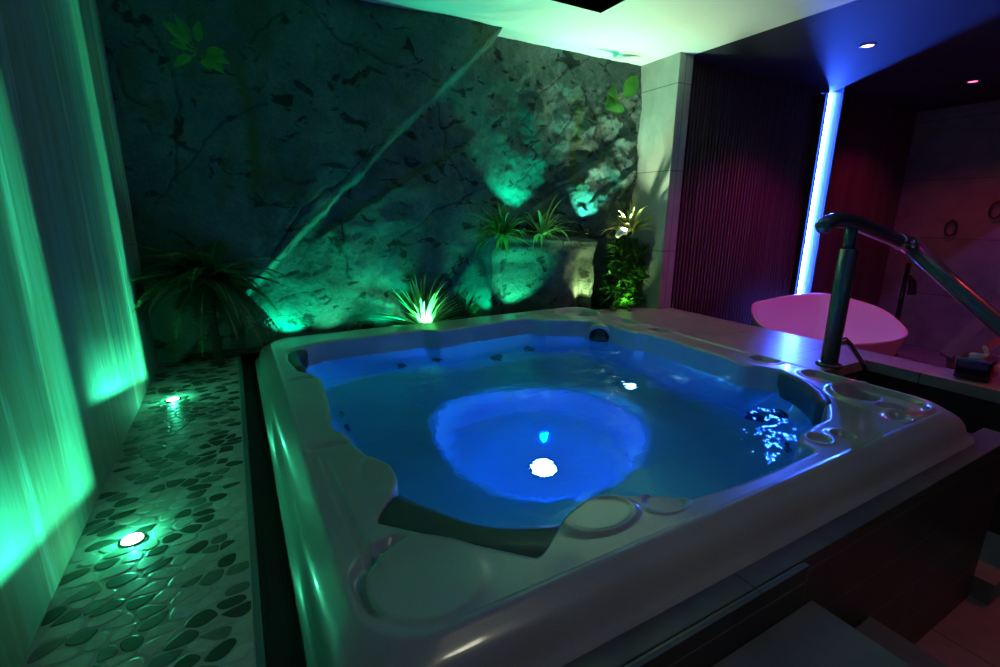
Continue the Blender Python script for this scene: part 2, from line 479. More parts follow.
# surround in front of the tub
bm = bmesh.new()
box(bm, -.05, 3.10, .625, .735, -1.9, -1.0, bev=.005)
so = obj('tub_surround', bm, surr.m, mats=[surr.m, surrtop.m]); struct(so)
for p in so.data.polygons:
    if p.normal.z > .6: p.material_index = 1
bm = bmesh.new(); box(bm, -.05, 1.385, .602, .6245, -1.9, -1.0, bev=.012)
so = obj('surround_hatch', bm, surr.m, mats=[surr.m, surrtop.m]); struct(so)
for p in so.data.polygons:
    if p.normal.z > .6: p.material_index = 1
struct(obj('upper_step', B(.5, 1.425, .0, .60, -1.9, -1.14, bev=.006), stepm.m))
struct(obj('lower_step', B(1.427, 1.94, .0, .62, -1.9, -1.463, bev=.006), stepm.m))
struct(obj('floor_kerb', B(3.12, 3.68, .55, .80, -1.9, -1.78, bev=.004), stepm.m))
struct(obj('surround_return', B(2.98, 3.05, .737, 1.50, -1.9, -1.03), surr.m))

# ------------------------------------------------------------------ hot tub
tub = thing('hot_tub', 'large square pearl grey hot tub filled with blue lit water', 'hot tub', (1.5, 2.2, -1.9))
CX, CY = 1.5, 2.2
OUT = [(.608,.875),(.686,.93),(.732,.962),(.809,1.002),(.873,1.02),(.936,1.019),(.993,1.0),(1.03,.972),(1.068,.962),(1.119,.94),(1.153,.908),(1.174,.872),(1.253,.865),(1.398,.853),(1.591,.851),(1.80,.854),(1.862,.862),(1.870,.926),(1.906,.953),(1.997,.977),(2.087,.994),(2.203,1.002),(2.347,1.076),(2.512,1.191),(2.635,1.344),(2.70,1.50),(2.665,1.60),(2.615,1.64),(2.600,1.70),(2.639,1.848),(2.648,2.166),(2.674,2.369),(2.66,2.511),(2.60,2.583),(2.59,2.732),(2.619,2.912),(2.545,3.077),(2.366,3.215),(2.252,3.273),(2.17,3.38),(2.0,3.395),(1.868,3.386),(1.746,3.366),(1.6,3.37),(1.437,3.33),(1.297,3.31),(1.20,3.40),(1.02,3.402),(.59,3.396),(.475,3.395),(.351,3.343),(.225,3.26),(.205,3.05),(.235,2.80),(.285,2.72),(.325,2.624),(.319,2.486),(.30,2.195),(.266,1.947),(.304,1.873),(.317,1.748),(.339,1.646),(.394,1.529),(.392,1.43),(.362,1.36),(.315,1.30),(.262,1.235)]
NA = 1080
# polar table of the inner outline (star shaped about the centre)
seq = [(math.atan2(y-CY, x-CX) % (2*PI), math.hypot(x-CX, y-CY)) for x, y in OUT]
pol = sorted(seq)
def seg_ray(th):
    d = Vector((math.cos(th), math.sin(th))); best = None
    for i in range(len(OUT)):
        a = Vector(OUT[i]) - Vector((CX, CY)); b = Vector(OUT[(i+1) % len(OUT)]) - Vector((CX, CY))
        e = b - a; den = d.x*e.y - d.y*e.x
        if abs(den) < 1e-9: continue
        t = (a.x*e.y - a.y*e.x)/den; u = (a.x*d.y - a.y*d.x)/den
        if t > 0 and -1e-6 <= u <= 1+1e-6: best = t if best is None else min(best, t)
    return best or 1.3
TH = [2*PI*i/NA for i in range(NA)]
rin = [seg_ray(t) for t in TH]
def smooth(r, k):
    n = len(r); acc = sum(r[-k:]) + sum(r[:k+1]); out = []
    for i in range(n):
        out.append(acc/(2*k+1)); acc += r[(i+k+1) % n] - r[(i-k) % n]
    return out
rin = smooth(smooth(rin, 1), 1)
rs = smooth(smooth(rin, 30), 30)
def rrect(x0, x1, y0, y1, rad):
    cx, cy, hx, hy = (x0+x1)/2, (y0+y1)/2, (x1-x0)/2, (y1-y0)/2
    def sdf(x, y):
        qx, qy = abs(x-cx)-hx+rad, abs(y-cy)-hy+rad
        return math.hypot(max(qx,0), max(qy,0)) + min(max(qx,qy),0) - rad
    out = []
    for t in TH:
        lo, hi = .5, 3.0
        for _ in range(28):
            m = (lo+hi)/2
            if sdf(CX + m*math.cos(t), CY + m*math.sin(t)) > 0: hi = m
            else: lo = m
        out.append(lo)
    return out
EX = (.04, 2.97, .69, 3.70)
def inset(t, rad): return rrect(EX[0]+t, EX[1]-t, EX[2]+t, EX[3]-t, rad)
def gau(d, w): return math.exp(-(d/w)**2)
HOLES = [(2.50,3.22,.062),(2.73,3.37,.062),(2.735,1.115,.074),(2.69,.945,.074)]
def feat(x, y):
    z = 0
    # round trays in the two right corners: raised lip, sunken face, two cup holes
    for cx, cy, r in ((2.62,3.32,.205),(2.70,1.02,.20)):
        d = math.hypot(x-cx, y-cy)
        z += .018*gau(d-r, .015) - .026*sm(r-.012, r-.04, d)
    for cx, cy, r in HOLES:
        d = math.hypot(x-cx, y-cy); z -= .11*sm(r, r-.014, d)
    # round control wells
    for cx, cy, r, dp in ((2.82,2.88,.13,.026),(2.81,2.53,.085,.03),(2.80,1.68,.09,.03),(2.80,1.33,.115,.03),(2.50,.86,.05,.022),(2.09,.885,.05,.026),(1.97,.915,.05,.020),(2.27,3.42,.055,.02),(2.11,3.47,.05,.018)):
        d = math.hypot((x-cx), (y-cy)); z += .006*gau(d-r, .012) - dp*sm(r-.004, r-.028, d)
    # front-left corner dial: raised round pad with a crescent recess on its outer side
    dx, dy = x-.325, y-.965; d = math.hypot(dx, dy)
    z += .006*sm(.165, .14, d)
    ang = math.degrees(math.atan2(dy, dx))
    if ang < 0: ang += 360
    z -= .026*sm(.142,.150,d)*sm(.19,.178,d)*sm(85,105,ang)*sm(215,190,ang)
    # lobes at the front: raised oval pads with a lip, one dished
    for cx, cy, rx, ry, up, dish in ((.865,.945,.135,.085,.010,.004),(1.09,.905,.085,.065,.004,.012),(.39,1.50,.10,.14,.006,0)):
        d = math.hypot((x-cx)/rx, (y-cy)/ry)
        z += up*sm(1.05,.92,d) - dish*sm(.9,.72,d)
    # crescents on the left side
    for cx, cy in ((.235,1.775),(.245,2.64)):
        dx, dy = x-cx, y-cy
        d = math.hypot(dx/.085, (dy - .02*math.cos(dx*18))/.028)
        z -= .028*sm(1.05,.6,d)
    # long shallow steps in the rim
    if 1.0 < y < 1.72: z -= .010*sm(.018,.012,abs(x-(.20+.02*sm(1.4,1.0,y))))*sm(1.02,1.08,y)*sm(1.72,1.66,y)
    if 1.75 < y < 2.4: z -= .006*sm(.05,.04,abs(x-2.80))*sm(2.42,2.36,y)*sm(1.78,1.84,y)
    return z
rings = []
flank = [(.07,-1.88,.15),(.07,-1.03,.15),(.012,-1.03,.15),(0,-1.022,.15),(-.004,-1.008,.15),(0,-.995,.15),(.012,-.986,.15),(.022,-.97,.15),(.028,-.95,.15),(.034,-.93,.15),(.044,-.911,.155),(.058,-.897,.16),(.072,-.886,.165),(.086,-.875,.17),(.094,-.8685,.17),(.101,-.866,.17),(.109,-.867,.17),(.118,-.871,.17)]
for t, z, rad in flank:
    r = inset(t, rad); rings.append([(CX+r[i]*math.cos(TH[i]), CY+r[i]*math.sin(TH[i]), z) for i in range(NA)])
rc = inset(.118, .17); K = 52
for k in range(1, K+1):
    t = k/K; ring = []
    for i in range(NA):
        r = lerp(rc[i], rin[i], t)
        x, y = CX+r*math.cos(TH[i]), CY+r*math.sin(TH[i])
        e = sm(1, .9, t)*1
        ring.append((x, y, -.871 + feat(x, y) - .004*(1-sm(0,.012,r-rin[i]))))
    rings.append(ring)
last = rings[-1]
zl = [p[2] for p in last]
RF = .60; FC = (1.43, 2.12)     # footwell
def ring_r(rr, zz): rings.append([(CX+rr(i)*math.cos(TH[i]), CY+rr(i)*math.sin(TH[i]), zz(i)) for i in range(NA)])
ring_r(lambda i: rin[i]-.006, lambda i: zl[i]-.004)
ring_r(lambda i: rin[i]-.010, lambda i: zl[i]-.014)
for k in range(1, 15):
    t = k/14
    ring_r(lambda i: lerp(rin[i]-.010, rs[i]-.10, sm(0,1,t)), lambda i: lerp(-.90, -1.42, t))
def seatz(th, t): return -1.47 - .035*math.cos(4*th + .6)*(1-t) - .02*math.sin(th*2)
for k in range(1, 15):
    t = k/14; ring = []
    for i in range(NA):
        r0 = rs[i]-.10
        x0, y0 = CX + r0*math.cos(TH[i]), CY + r0*math.sin(TH[i])
        wob = RF*(1 + .03*math.cos(3*TH[i]))
        x1, y1 = FC[0] + wob*math.cos(TH[i]), FC[1] + wob*math.sin(TH[i])
        zz = lerp(-1.42, seatz(TH[i], t), sm(0, .18, t))
        ring.append((lerp(x0,x1,t), lerp(y0,y1,t), zz))
    rings.append(ring)
for rr, zz in ((.985,-1.505),(.96,-1.55),(.94,-1.62),(.92,-1.70),(.89,-1.76),(.84,-1.785),(.75,-1.79),(.5,-1.79),(.25,-1.79),(.04,-1.79)):
    rings.append([(FC[0]+RF*rr*(1+.03*math.cos(3*TH[i]))*math.cos(TH[i]), FC[1]+RF*rr*(1+.03*math.cos(3*TH[i]))*math.sin(TH[i]), zz) for i in range(NA)])
bm = bmesh.new(); loft(bm, rings, cap1=True)
bmesh.ops.recalc_face_normals(bm, faces=bm.faces)
shell = obj('shell', bm, acr.m, tub, smooth=True)
shell['label'] = 'speckled pearl grey acrylic shell with moulded rim'

# headrests: padded bars following the inner corners
def pillow(path, thick, z0, z1, label, taper=1):
    P = spline([(x, y, 0) for x, y in path], 8); n = len(P); rr = []
    for i, p in enumerate(P):
        t = (P[min(i+1, n-1)] - P[max(i-1, 0)]).normalized(); nn = Vector((-t.y, t.x, 0))
        if nn.dot(Vector((CX, CY, 0)) - p) < 0: nn = -nn
        e = sm(0, .12, i/(n-1)) * sm(1, .88, i/(n-1)); e = lerp(1, e, taper); th = thick*(.45 + .55*e)*(1 + (1-taper)*.55*abs(2*i/(n-1)-1)**1.7)
        zt = lerp(z0 - .02, z0, e); zb = lerp(z1 + .05, z1, e)
        prof = [(0, zb), (th*.8, zb+.01), (th, zb+.03), (th, (zt+zb)/2), (th*.92, zt-.02), (th*.7, zt-.004), (th*.3, zt), (0, zt-.002), (-.012, zt-.01), (-.012, zb)]
        rr.append([p + nn*a + Vector((0, 0, b)) for a, b in prof])
    bm = bmesh.new(); loft(bm, rr, cap0=True, cap1=True); bmesh.ops.recalc_face_normals(bm, faces=bm.faces)
    o = obj('headrest', bm, pil.m, tub, smooth=True); o['label'] = label
pillow([(.262,1.245),(.36,1.15),(.45,1.045),(.54,.95),(.655,.858)], .125, -.88, -1.05, 'dark headrest across the near left corner', 0)
pillow([(2.36,1.07),(2.50,1.175),(2.625,1.33),(2.69,1.50)], .05, -.862, -1.03, 'dark curved headrest in the right corner')
pillow([(.235,2.83),(.215,3.0),(.23,3.2),(.33,3.32)], .07, -.876, -1.02, 'dark headrest in the far left corner')

def jet(x, y, z, nrm, r):
    bm = bmesh.new()
    disc_lathe(bm, (x, y, z), [(r,-.01),(r,.006),(r*.92,.012),(r*.80,.010),(r*.76,.002),(r*.45,.0),(r*.40,.012),(r*.22,.016),(.001,.016)], nrm, 28)
    for k in range(8):
        a = 2*PI*k/8
    o = obj('jet', bm, jetm.m, tub, smooth=True)
for a in ((2.50,1.505,-1.30,(-1,.1,.25),.062),(2.47,1.36,-1.10,(-1,.35,.2),.06),(2.40,1.24,-1.38,(-.8,.6,.3),.045),
          (.98,3.27,-1.27,(0,-1,.2),.035),(1.25,3.24,-1.22,(0,-1,.2),.035),(1.75,3.22,-1.38,(0,-1,.3),.05),(2.05,3.2,-1.3,(0,-1,.3),.045),
          (.43,2.62,-1.25,(1,0,.2),.035),(.43,2.50,-1.32,(1,0,.2),.035)): jet(*a)
# suction cover low in the footwell wall
bm = bmesh.new(); disc_lathe(bm, (1.62,2.665,-1.62), [(.10,-.02),(.10,.01),(.085,.02),(.001,.028)], (-.1,-1,.15), 32)
o = obj('suction_cover', bm, acr.m, tub, smooth=True)
# skimmer mouth
bm = bmesh.new(); sn_ = Vector((-.80,-.60,0))
disc_lathe(bm, (2.55,2.93,-.995), [(.118,-.03),(.118,.012),(.110,.022),(.092,.022),(.085,.006),(.08,-.02)], sn_, 40)
sk = obj('skimmer', bm, acr.m, tub, smooth=True)
bm = bmesh.new(); disc_lathe(bm, (2.553,2.932,-.995), [(.083,-.02),(.083,.004),(.001,.004)], sn_, 40)
o = obj('skimmer_mouth', bm, black_gloss.m, sk, smooth=True); o['label'] = 'black opening of the skimmer'
# underwater lamps
def water_lamp(c, nrm, r):
    bm = bmesh.new(); disc_lathe(bm, c, [(r*1.3,-.01),(r*1.3,.008),(r*1.05,.014),(r*1.02,.008)], nrm, 32)
    o = obj('lamp_bezel', bm, chrome.m, tub, smooth=True)
    bm = bmesh.new(); disc_lathe(bm, c, [(r,.004),(r*.95,.014),(r*.6,.02),(.001,.022)], nrm, 32)
    l = obj('lamp_lens', bm, blue_lens.m, o, smooth=True); l['label'] = 'bright white blue lens'
water_lamp((1.39,1.99,-1.79), (0,0,1), .060)
water_lamp((2.32,2.31,-1.455), (-.3,-.05,1), .030)

ub1 = bpy.data.lights.new('water_lamp_beam', 'POINT'); ub2 = bpy.data.lights.new('water_lamp_beam', 'SPOT')
for d_, loc_, dr_, p_, a_ in ((ub1, (1.39,1.99,-1.44), (0,.05,1), 15, 180), (ub2, (2.27,2.29,-1.40), (-.6,-.1,.8), 24, 170)):
    d_.energy = p_; d_.color = (.0,.065,1) if d_ is ub1 else (.0,.26,1); d_.shadow_soft_size = .001; 
    if d_.type == 'SPOT': d_.spot_size = math.radians(a_); d_.spot_blend = .5
    o_ = bpy.data.objects.new('water_lamp_beam', d_); COL.objects.link(o_); o_.parent = tub
    o_.rotation_euler = Vector(dr_).to_track_quat('-Z', 'Y').to_euler(); o_.location = Vector(loc_) - world_loc(tub)

# water
wm = bpy.data.materials.new('pool_water'); wm.use_nodes = True
N_ = wm.node_tree.nodes; L_ = wm.node_tree.links; N_.remove(N_['Principled BSDF'])
gl = N_.new('ShaderNodeBsdfGlass'); gl.inputs['IOR'].default_value = 1.33; gl.inputs['Roughness'].default_value = 0.0
gl.inputs['Color'].default_value = (.42,.93,1,1)
tc = N_.new('ShaderNodeTexCoord'); nz = N_.new('ShaderNodeTexNoise'); nz.inputs['Scale'].default_value = 7; nz.inputs['Detail'].default_value = 4
nz.inputs['Distortion'].default_value = .8
bp = N_.new('ShaderNodeBump'); bp.inputs['Strength'].default_value = .32; bp.inputs['Distance'].default_value = .02
L_.new(tc.outputs['Object'], nz.inputs['Vector']); L_.new(nz.outputs['Fac'], bp.inputs['Height'])
L_.new(bp.outputs[0], gl.inputs['Normal']); L_.new(gl.outputs[0], N_['Material Output'].inputs[0])
bm = bmesh.new(); WR = [[(CX + (rin[i]-.004-.03*.2)*q*math.cos(TH[i]), CY + (rin[i]-.01)*q*math.sin(TH[i])) for i in range(0, NA, 3)] for q in [k/70 for k in range(70, 0, -1)]]
rr = []
for ring in WR:
    rr.append([(x, y, -1.01 + (.0030*noise.noise(Vector((x*9, y*14, 0))) + .0016*noise.noise(Vector((x*26, y*34, 3)))) * (1 + 1.6*gau(math.hypot(x-2.3, y-2.3), .5) + 1.2*gau(math.hypot(x-2.35, y-1.35), .3))) for x, y in ring])
loft(bm, rr, cap1=True)
bm.normal_update()
if sum(f.normal.z for f in bm.faces) < 0: bmesh.ops.reverse_faces(bm, faces=bm.faces)
w = obj('water', bm, wm, smooth=True)
tag(w, 'rippled clear blue water inside the square hot tub', 'water', kind='stuff')

# ------------------------------------------------------------------ handrail / lifter bar
hr = thing('handrail', 'dark glossy metal handrail standing on the deck beside the tub', 'handrail', (3.30, 1.56, -.95))
bm = bmesh.new(); tube(bm, [(3.31,1.56,-.95),(3.305,1.56,-.6),(3.295,1.56,-.20)], .050, 24)
obj('post', bm, railm.m, hr, smooth=True)
bm = bmesh.new(); disc_lathe(bm, (3.31,1.56,-.95), [(.075,0),(.075,.012),(.055,.02)], n=28); obj('base_flange', bm, railm.m, hr, smooth=True)
bm = bmesh.new(); tube(bm, [(3.295,1.56,-.21),(3.292,1.56,-.07)], .034, 20); obj('neck', bm, railm.m, hr, smooth=True)
bm = bmesh.new()
tube(bm, spline([(2.955,1.56,-.085),(3.0,1.56,-.055),(3.10,1.56,-.030),(3.3,1.56,-.045),(3.6,1.56,-.105),(3.93,1.56,-.172)], 8), [.024,.030,.036,.040]+[.045]*37, 20)
obj('top_rail', bm, railm.m, hr, smooth=True)
bm = bmesh.new(); tube(bm, [(3.90,1.56,-.165),(3.925,1.555,-.171),(3.945,1.55,-.176),(4.00,1.545,-.19),(4.03,1.53,-.205),(4.045,1.51,-.22)], [.048,.056,.050,.056,.056,.048], 24)
j = obj('joint', bm, chrome.m, hr, smooth=True)
bm = bmesh.new(); disc_lathe(bm, (3.985,1.50,-.185), [(.034,0),(.034,.012),(.022,.018),(.001,.02)], (0,-1,.1), 20); obj('joint_cap', bm, chrome.m, j, smooth=True)
bm = bmesh.new(); tube(bm, [(4.02,1.52,-.21),(4.03,1.25,-.445),(4.035,.97,-.675),(4.04,.62,-.96)], .050, 24)
obj('sloping_rail', bm, railm.m, hr, smooth=True)
bm = bmesh.new(); tube(bm, [(3.335,1.55,-.80),(3.40,1.53,-.79),(3.43,1.52,-.81),(3.52,1.47,-.93),(3.545,1.45,-.985)], [.022,.024,.018,.013,.013], 14)
obj('brace', bm, chrome.m, hr, smooth=True)

# ------------------------------------------------------------------ bathtub
rim = [(5.15,3.33,-1.0),(5.30,3.30,-.965),(5.76,3.24,-.93),(6.16,3.12,-.92),(6.10,2.74,-.93),(5.95,2.38,-.97),(5.62,2.08,-1.02),(5.25,1.88,-1.05),(4.75,1.86,-1.05),(4.35,2.02,-1.05),(4.19,2.32,-1.05),(4.35,2.68,-1.04),(4.70,3.02,-1.02)]
P = [Vector(p) for p in rim]; P = P[-2:] + P + P[:3]
full = []
for i in range(2, len(P)-3+0):
    for k in range(8):
        t = k/8; a, b, c, d = P[i-1], P[i], P[i+1], P[i+2]
        full.append(.5*((2*b)+(c-a)*t+(2*a-5*b+4*c-d)*t*t+(3*b-a-3*c+d)*t**3))
cen = Vector((5.15, 2.60, 0)); rr = []
def bring(s, zf, zabs=None):
    out = []
    for p in full:
        q = Vector((lerp(cen.x, p.x, s), lerp(cen.y, p.y, s), 0)); q.z = lerp(-1.9, p.z, zf); out.append(q)
    rr.append(out)
for s, zf in ((.70,0),(.72,.04),(.80,.35),(.90,.70),(.985,.96),(1.0,.985),(1.0,1.0),(.985,1.008),(.965,1.0),(.955,.98),(.88,.72),(.78,.38),(.66,.16),(.45,.10),(.05,.09)): bring(s, zf)
bm = bmesh.new(); loft(bm, rr, cap0=True, cap1=True); bmesh.ops.recalc_face_normals(bm, faces=bm.faces)
bt_ = obj('bathtub', bm, bathm.m, smooth=True)
tag(bt_, 'white freestanding bathtub glowing pink on the lower floor', 'bathtub')

# faucet beside the bathtub
fx = thing('bath_faucet', 'slim floor standing bath faucet behind the white bathtub', 'faucet', (7.95, 3.0, -1.9))
bm = bmesh.new(); tube(bm, [(7.95,3.0,-1.9),(7.95,3.0,-.62)], .03, 14); tube(bm, [(7.95,3.0,-.66),(7.70,2.9,-.66)], .022, 12); obj('column', bm, black_gloss.m, fx, smooth=True)
bm = bmesh.new(); disc_lathe(bm, (7.95,3.0,-1.9), [(.09,0),(.09,.02),(.03,.03)], n=24); obj('base', bm, black_gloss.m, fx, smooth=True)
bm = bmesh.new(); tube(bm, [(7.88,2.93,-.80),(7.80,2.86,-.86),(7.79,2.84,-1.02)], [.035,.045,.05], 14); obj('hand_shower', bm, black_gloss.m, fx, smooth=True)
bm = bmesh.new(); tube(bm, [(7.93,2.93,-.60),(7.93,2.82,-.57)], .03, 12); obj('lever', bm, black_gloss.m, fx, smooth=True)

# lounge chair at the right frame edge
lc = thing('lounge_chair', 'dark framed lounge chair with pale seat behind the handrail', 'chair', (6.35, 1.1, -1.9))
lm = M('dark_frame', (.10,.10,.14), .25, coat=.6)
bm = bmesh.new(); tube(bm, [(5.6,1.697,-1.25),(5.9,1.514,-.76),(6.15,1.36,-.34)], .065, 4); obj('backrest_rail', bm, lm.m, lc)
bm = bmesh.new(); tube(bm, [(5.75,1.60,-1.32),(6.2,1.30,-.80)], .04, 4); obj('side_frame', bm, lm.m, lc)
bm = bmesh.new(); tube(bm, [(5.64,1.67,-1.24),(5.75,1.6,-1.9)], .04, 4); obj('leg', bm, lm.m, lc)
bm = bmesh.new(); tube(bm, [(6.9,1.0,-1.3),(6.9,1.0,-1.9)], .05, 4); obj('leg', bm, lm.m, lc)
bm = bmesh.new(); box(bm, 5.8, 7.0, .75, 1.45, -1.36, -1.22, bev=.05); obj('seat', bm, cushm.m, lc, smooth=True)

# black box with ornament on the deck edge
bx_ = thing('lantern_box', 'small glossy black box with a red end on the deck edge', 'box', (3.82, 1.02, -.95))
def rot_box(cx, cy, hx, hy, z0, z1, ang, bev):
    bm = B(-hx, hx, -hy, hy, z0, z1, bev=bev); bmesh.ops.rotate(bm, verts=bm.verts, matrix=Matrix.Rotation(ang, 3, 'Z'), cent=(0,0,0))
    bmesh.ops.translate(bm, verts=bm.verts, vec=(cx, cy, 0)); return bm
AN = math.radians(-62)
AN = math.radians(6)
obj('body', rot_box(3.845,1.01,.105,.080,-.945,-.825,AN,.018), black_gloss.m, bx_, smooth=True)
o = obj('end_panel', rot_box(3.85,.928,.088,.005,-.93,-.84,AN,.004), redm.m, bx_); o['label'] = 'red end panel'
o = obj('rim_band', rot_box(3.845,1.01,.098,.073,-.829,-.820,AN,.003), chrome.m, bx_); o['label'] = 'thin metal band round the top'
bm = bmesh.new(); disc_lathe(bm, (3.845,1.01,-.95), [(.05,0),(.05,.008)], n=20); obj('foot', bm, dark_plastic.m, bx_)
bm = bmesh.new()
tube(bm, spline([(3.80,1.045,-.808),(3.80,1.015,-.808),(3.81,.985,-.804),(3.82,.975,-.790),(3.815,.985,-.765),(3.81,.995,-.745)], 5), [.008,.013,.015,.016,.017,.017,.017,.017,.016,.016,.015,.014,.014,.013,.012,.011,.010,.010,.010,.011,.012,.012,.012,.011,.009,.006], 14)
orn = obj('ornament', bm, ornm.m, smooth=True)
tag(orn, 'small pale curled figure ornament lying on the glossy black box', 'ornament')

# towel rings on the tile wall
def ring_obj(y, z, label):
    bm = bmesh.new(); n = 28
    tube(bm, [(8.70, y + .06*math.sin(2*PI*k/n), z + .10*math.cos(2*PI*k/n)) for k in range(n+1)], .013, 8, cap=False)
    disc_lathe(bm, (8.749, y, z+.105), [(.02,0),(.02,.045),(.012,.055)], (-1,0,0), 14)
    tag(obj('towel_ring', bm, dark_plastic.m, smooth=True), label, 'towel ring', 'rings on the tiled wall')
ring_obj(2.90, -.17, 'black oval ring on the tiled wall, left and lower of the two')
ring_obj(2.49, .07, 'black oval ring on the tiled wall at the right edge, higher of the two')

# ------------------------------------------------------------------ plants
def blade(bm, base, az, el, L, w, droop, seg=7, twist=0, fold=.25):
    p = Vector(base); e = el; prev = None; step = L/seg
    for k in range(seg+1):
        t = k/seg
        d = Vector((math.cos(az)*math.cos(e), math.sin(az)*math.cos(e), math.sin(e)))
        side = Vector((-math.sin(az), math.cos(az), 0)); up = side.cross(d)
        ww = w*(.55 + .45*math.sin(min(1, t*1.6)*PI/2)) * (1 - t**2.2) if t < 1 else 0
        cur = [bm.verts.new(p + side*ww - up*ww*fold*-1), bm.verts.new(p), bm.verts.new(p - side*ww + up*ww*fold)]
        if prev:
            bm.faces.new((prev[0], prev[1], cur[1], cur[0])); bm.faces.new((prev[1], prev[2], cur[2], cur[1]))
        prev = cur; p = p + d*step; e -= droop*(.3 + t)*2/seg
def tuft(name, label, cat, c, n, L, w, mat, spread=(.4, 1.5), droop=(.3, 1.2), az=(0, 2*PI), seed=1, gap=None, group=None, ymax=None):
    r = random.Random(seed); t = thing(name, label, cat, c, group)
    bm = bmesh.new()
    for k in range(n):
        a = r.uniform(*az); el = r.uniform(*spread)
        if gap is not None and math.cos(a - gap) > .72: continue
        b = (c[0] + math.cos(a)*r.uniform(0,.03), c[1] + math.sin(a)*r.uniform(0,.02), c[2])
        blade(bm, b, a, el, L*r.uniform(.6, 1.1), w*r.uniform(.7, 1.2), r.uniform(*droop))
    if ymax:
        for v in bm.verts: v.co.y = min(v.co.y, ymax)
    obj('foliage', bm, mat, t, smooth=True)
    bm = bmesh.new(); disc_lathe(bm, (c[0], c[1], c[2]-.02), [(.03,-.0),(.032,.02),(.022,.05),(.005,.06)], n=14)
    obj('crown', bm, stemm.m, t, smooth=True)
    return t
tuft('spiky_grass', 'pale spiky grass tuft lit from below behind the far tub rim', 'plant', (1.36,3.81,-.95), 90, .47, .017, leaf_bright.m, (.25,1.5), (.05,.7), seed=4, ymax=3.86)
tuft('dark_grass', 'dark grass tuft right of the pale spiky grass', 'plant', (1.72,3.80,-.95), 60, .36, .009, leaf_dark.m, (.3,1.5), (.1,.8), seed=5, ymax=3.86)  # shares the dark fern leaf colour
tuft('shelf_fern', 'bushy green plant on the left end of the rock shelf', 'plant', (2.10,3.76,-.19), 120, .40, .012, leaf_mid.m, (-.2,1.4), (.4,1.6), seed=6, gap=0, ymax=3.86)
tuft('spider_plant', 'spider plant with arching leaves in the middle of the rock shelf', 'plant', (2.50,3.74,-.2), 64, .42, .018, leaf_pale.m, (.1,1.3), (.5,1.7), seed=9, gap=PI, ymax=3.84)
tuft('variegated_plant', 'yellow edged spiky plant on the right end of the rock shelf', 'plant', (3.52,3.66,-.18), 60, .34, .018, leaf_yel.m, (.15,1.4), (.2,1.2), seed=12, ymax=3.88)

# bushy upright plant in the niche
t = thing('niche_bush', 'dense dark green bush in the corner niche beside the tiled pillar', 'plant', (3.50,3.72,-1.0))
bm = bmesh.new(); r = random.Random(21)
for k in range(170):
    c = (3.50 + max(-.22, min(.20, r.gauss(.03,.14))), 3.62 + r.uniform(0,.12), r.uniform(-.95,-.28))
    for q in range(9):
        blade(bm, c, r.uniform(0,2*PI), r.uniform(-.4,1.2), r.uniform(.07,.13), .015, r.uniform(.2,1.2), seg=4)
for v in bm.verts: v.co.x = min(3.745, max(3.22, v.co.x)); v.co.y = min(3.95, v.co.y)
obj('foliage', bm, leaf_mid.m, t, smooth=True)
bm = bmesh.new()
for k in range(7): tube(bm, [(3.5 + r.uniform(-.05,.05), 3.72, -1.0), (3.5+r.uniform(-.12,.12), 3.7+r.uniform(-.04,.04), r.uniform(-.6,-.35))], .006, 6)
obj('stem', bm, stemm.m, t)

# big fern, left corner
fern = thing('fern', 'large dark fern with arching fronds in the far left corner', 'fern', (-.17,3.55,-.98))
r = random.Random(33); FCN = Vector((-.17, 3.52, -.42))
bm = bmesh.new(); tube(bm, [(-.17,3.56,-.99),(-.18,3.55,-.7),(-.17,3.52,-.42)], [.03,.028,.03], 12); obj('trunk', bm, soil.m, fern, smooth=True)
for k in range(58):
    az = 2*PI*k*7/58*1.0 + r.uniform(-.15,.15)
    el = r.choice([r.uniform(-.5,.1), r.uniform(.0,.5), r.uniform(.5,1.0)]); L = r.uniform(.42,.62)
    bm = bmesh.new(); p = FCN.copy(); e = el; n = 20; dr = r.uniform(.7,1.5); pts = []
    for i in range(n+1):
        d = Vector((math.cos(az)*math.cos(e), math.sin(az)*math.cos(e)*.85, math.sin(e)))
        pts.append((p.copy(), d.copy(), e)); p += d*(L/n); e -= dr/n
    tube(bm, [q[0] for q in pts], [.006*(1-i/(n+1))+.0015 for i in range(n+1)], 5, mi=1)
    side = Vector((-math.sin(az), math.cos(az), 0))
    for i in range(2, n+1):
        q, d, ee = pts[i]; tt = i/n; pl = .085*math.sin(PI*min(1, tt*.9+.12))**.8*(1.05-tt*.55)
        up = side.cross(d)
        for sgn in (-1, 1):
            a = q; tip = q + side*sgn*pl + d*pl*.35 - up*pl*.15*0
            w_ = d*.013
            v0, v1, v2, v3 = (bm.verts.new(x) for x in (a - w_*.6, a + side*sgn*pl*.5 + d*pl*.05 - w_*.8, tip, a + side*sgn*pl*.5 + d*pl*.22 + w_*.8))
            v4 = bm.verts.new(a + w_*.7); bm.faces.new((v0, v1, v2, v3, v4))
    for v in bm.verts: v.co.x = max(XL+.005, v.co.x); v.co.y = min(3.74, v.co.y)
    obj('frond', bm, None, fern, mats=[leaf_dark.m, stemm.m])

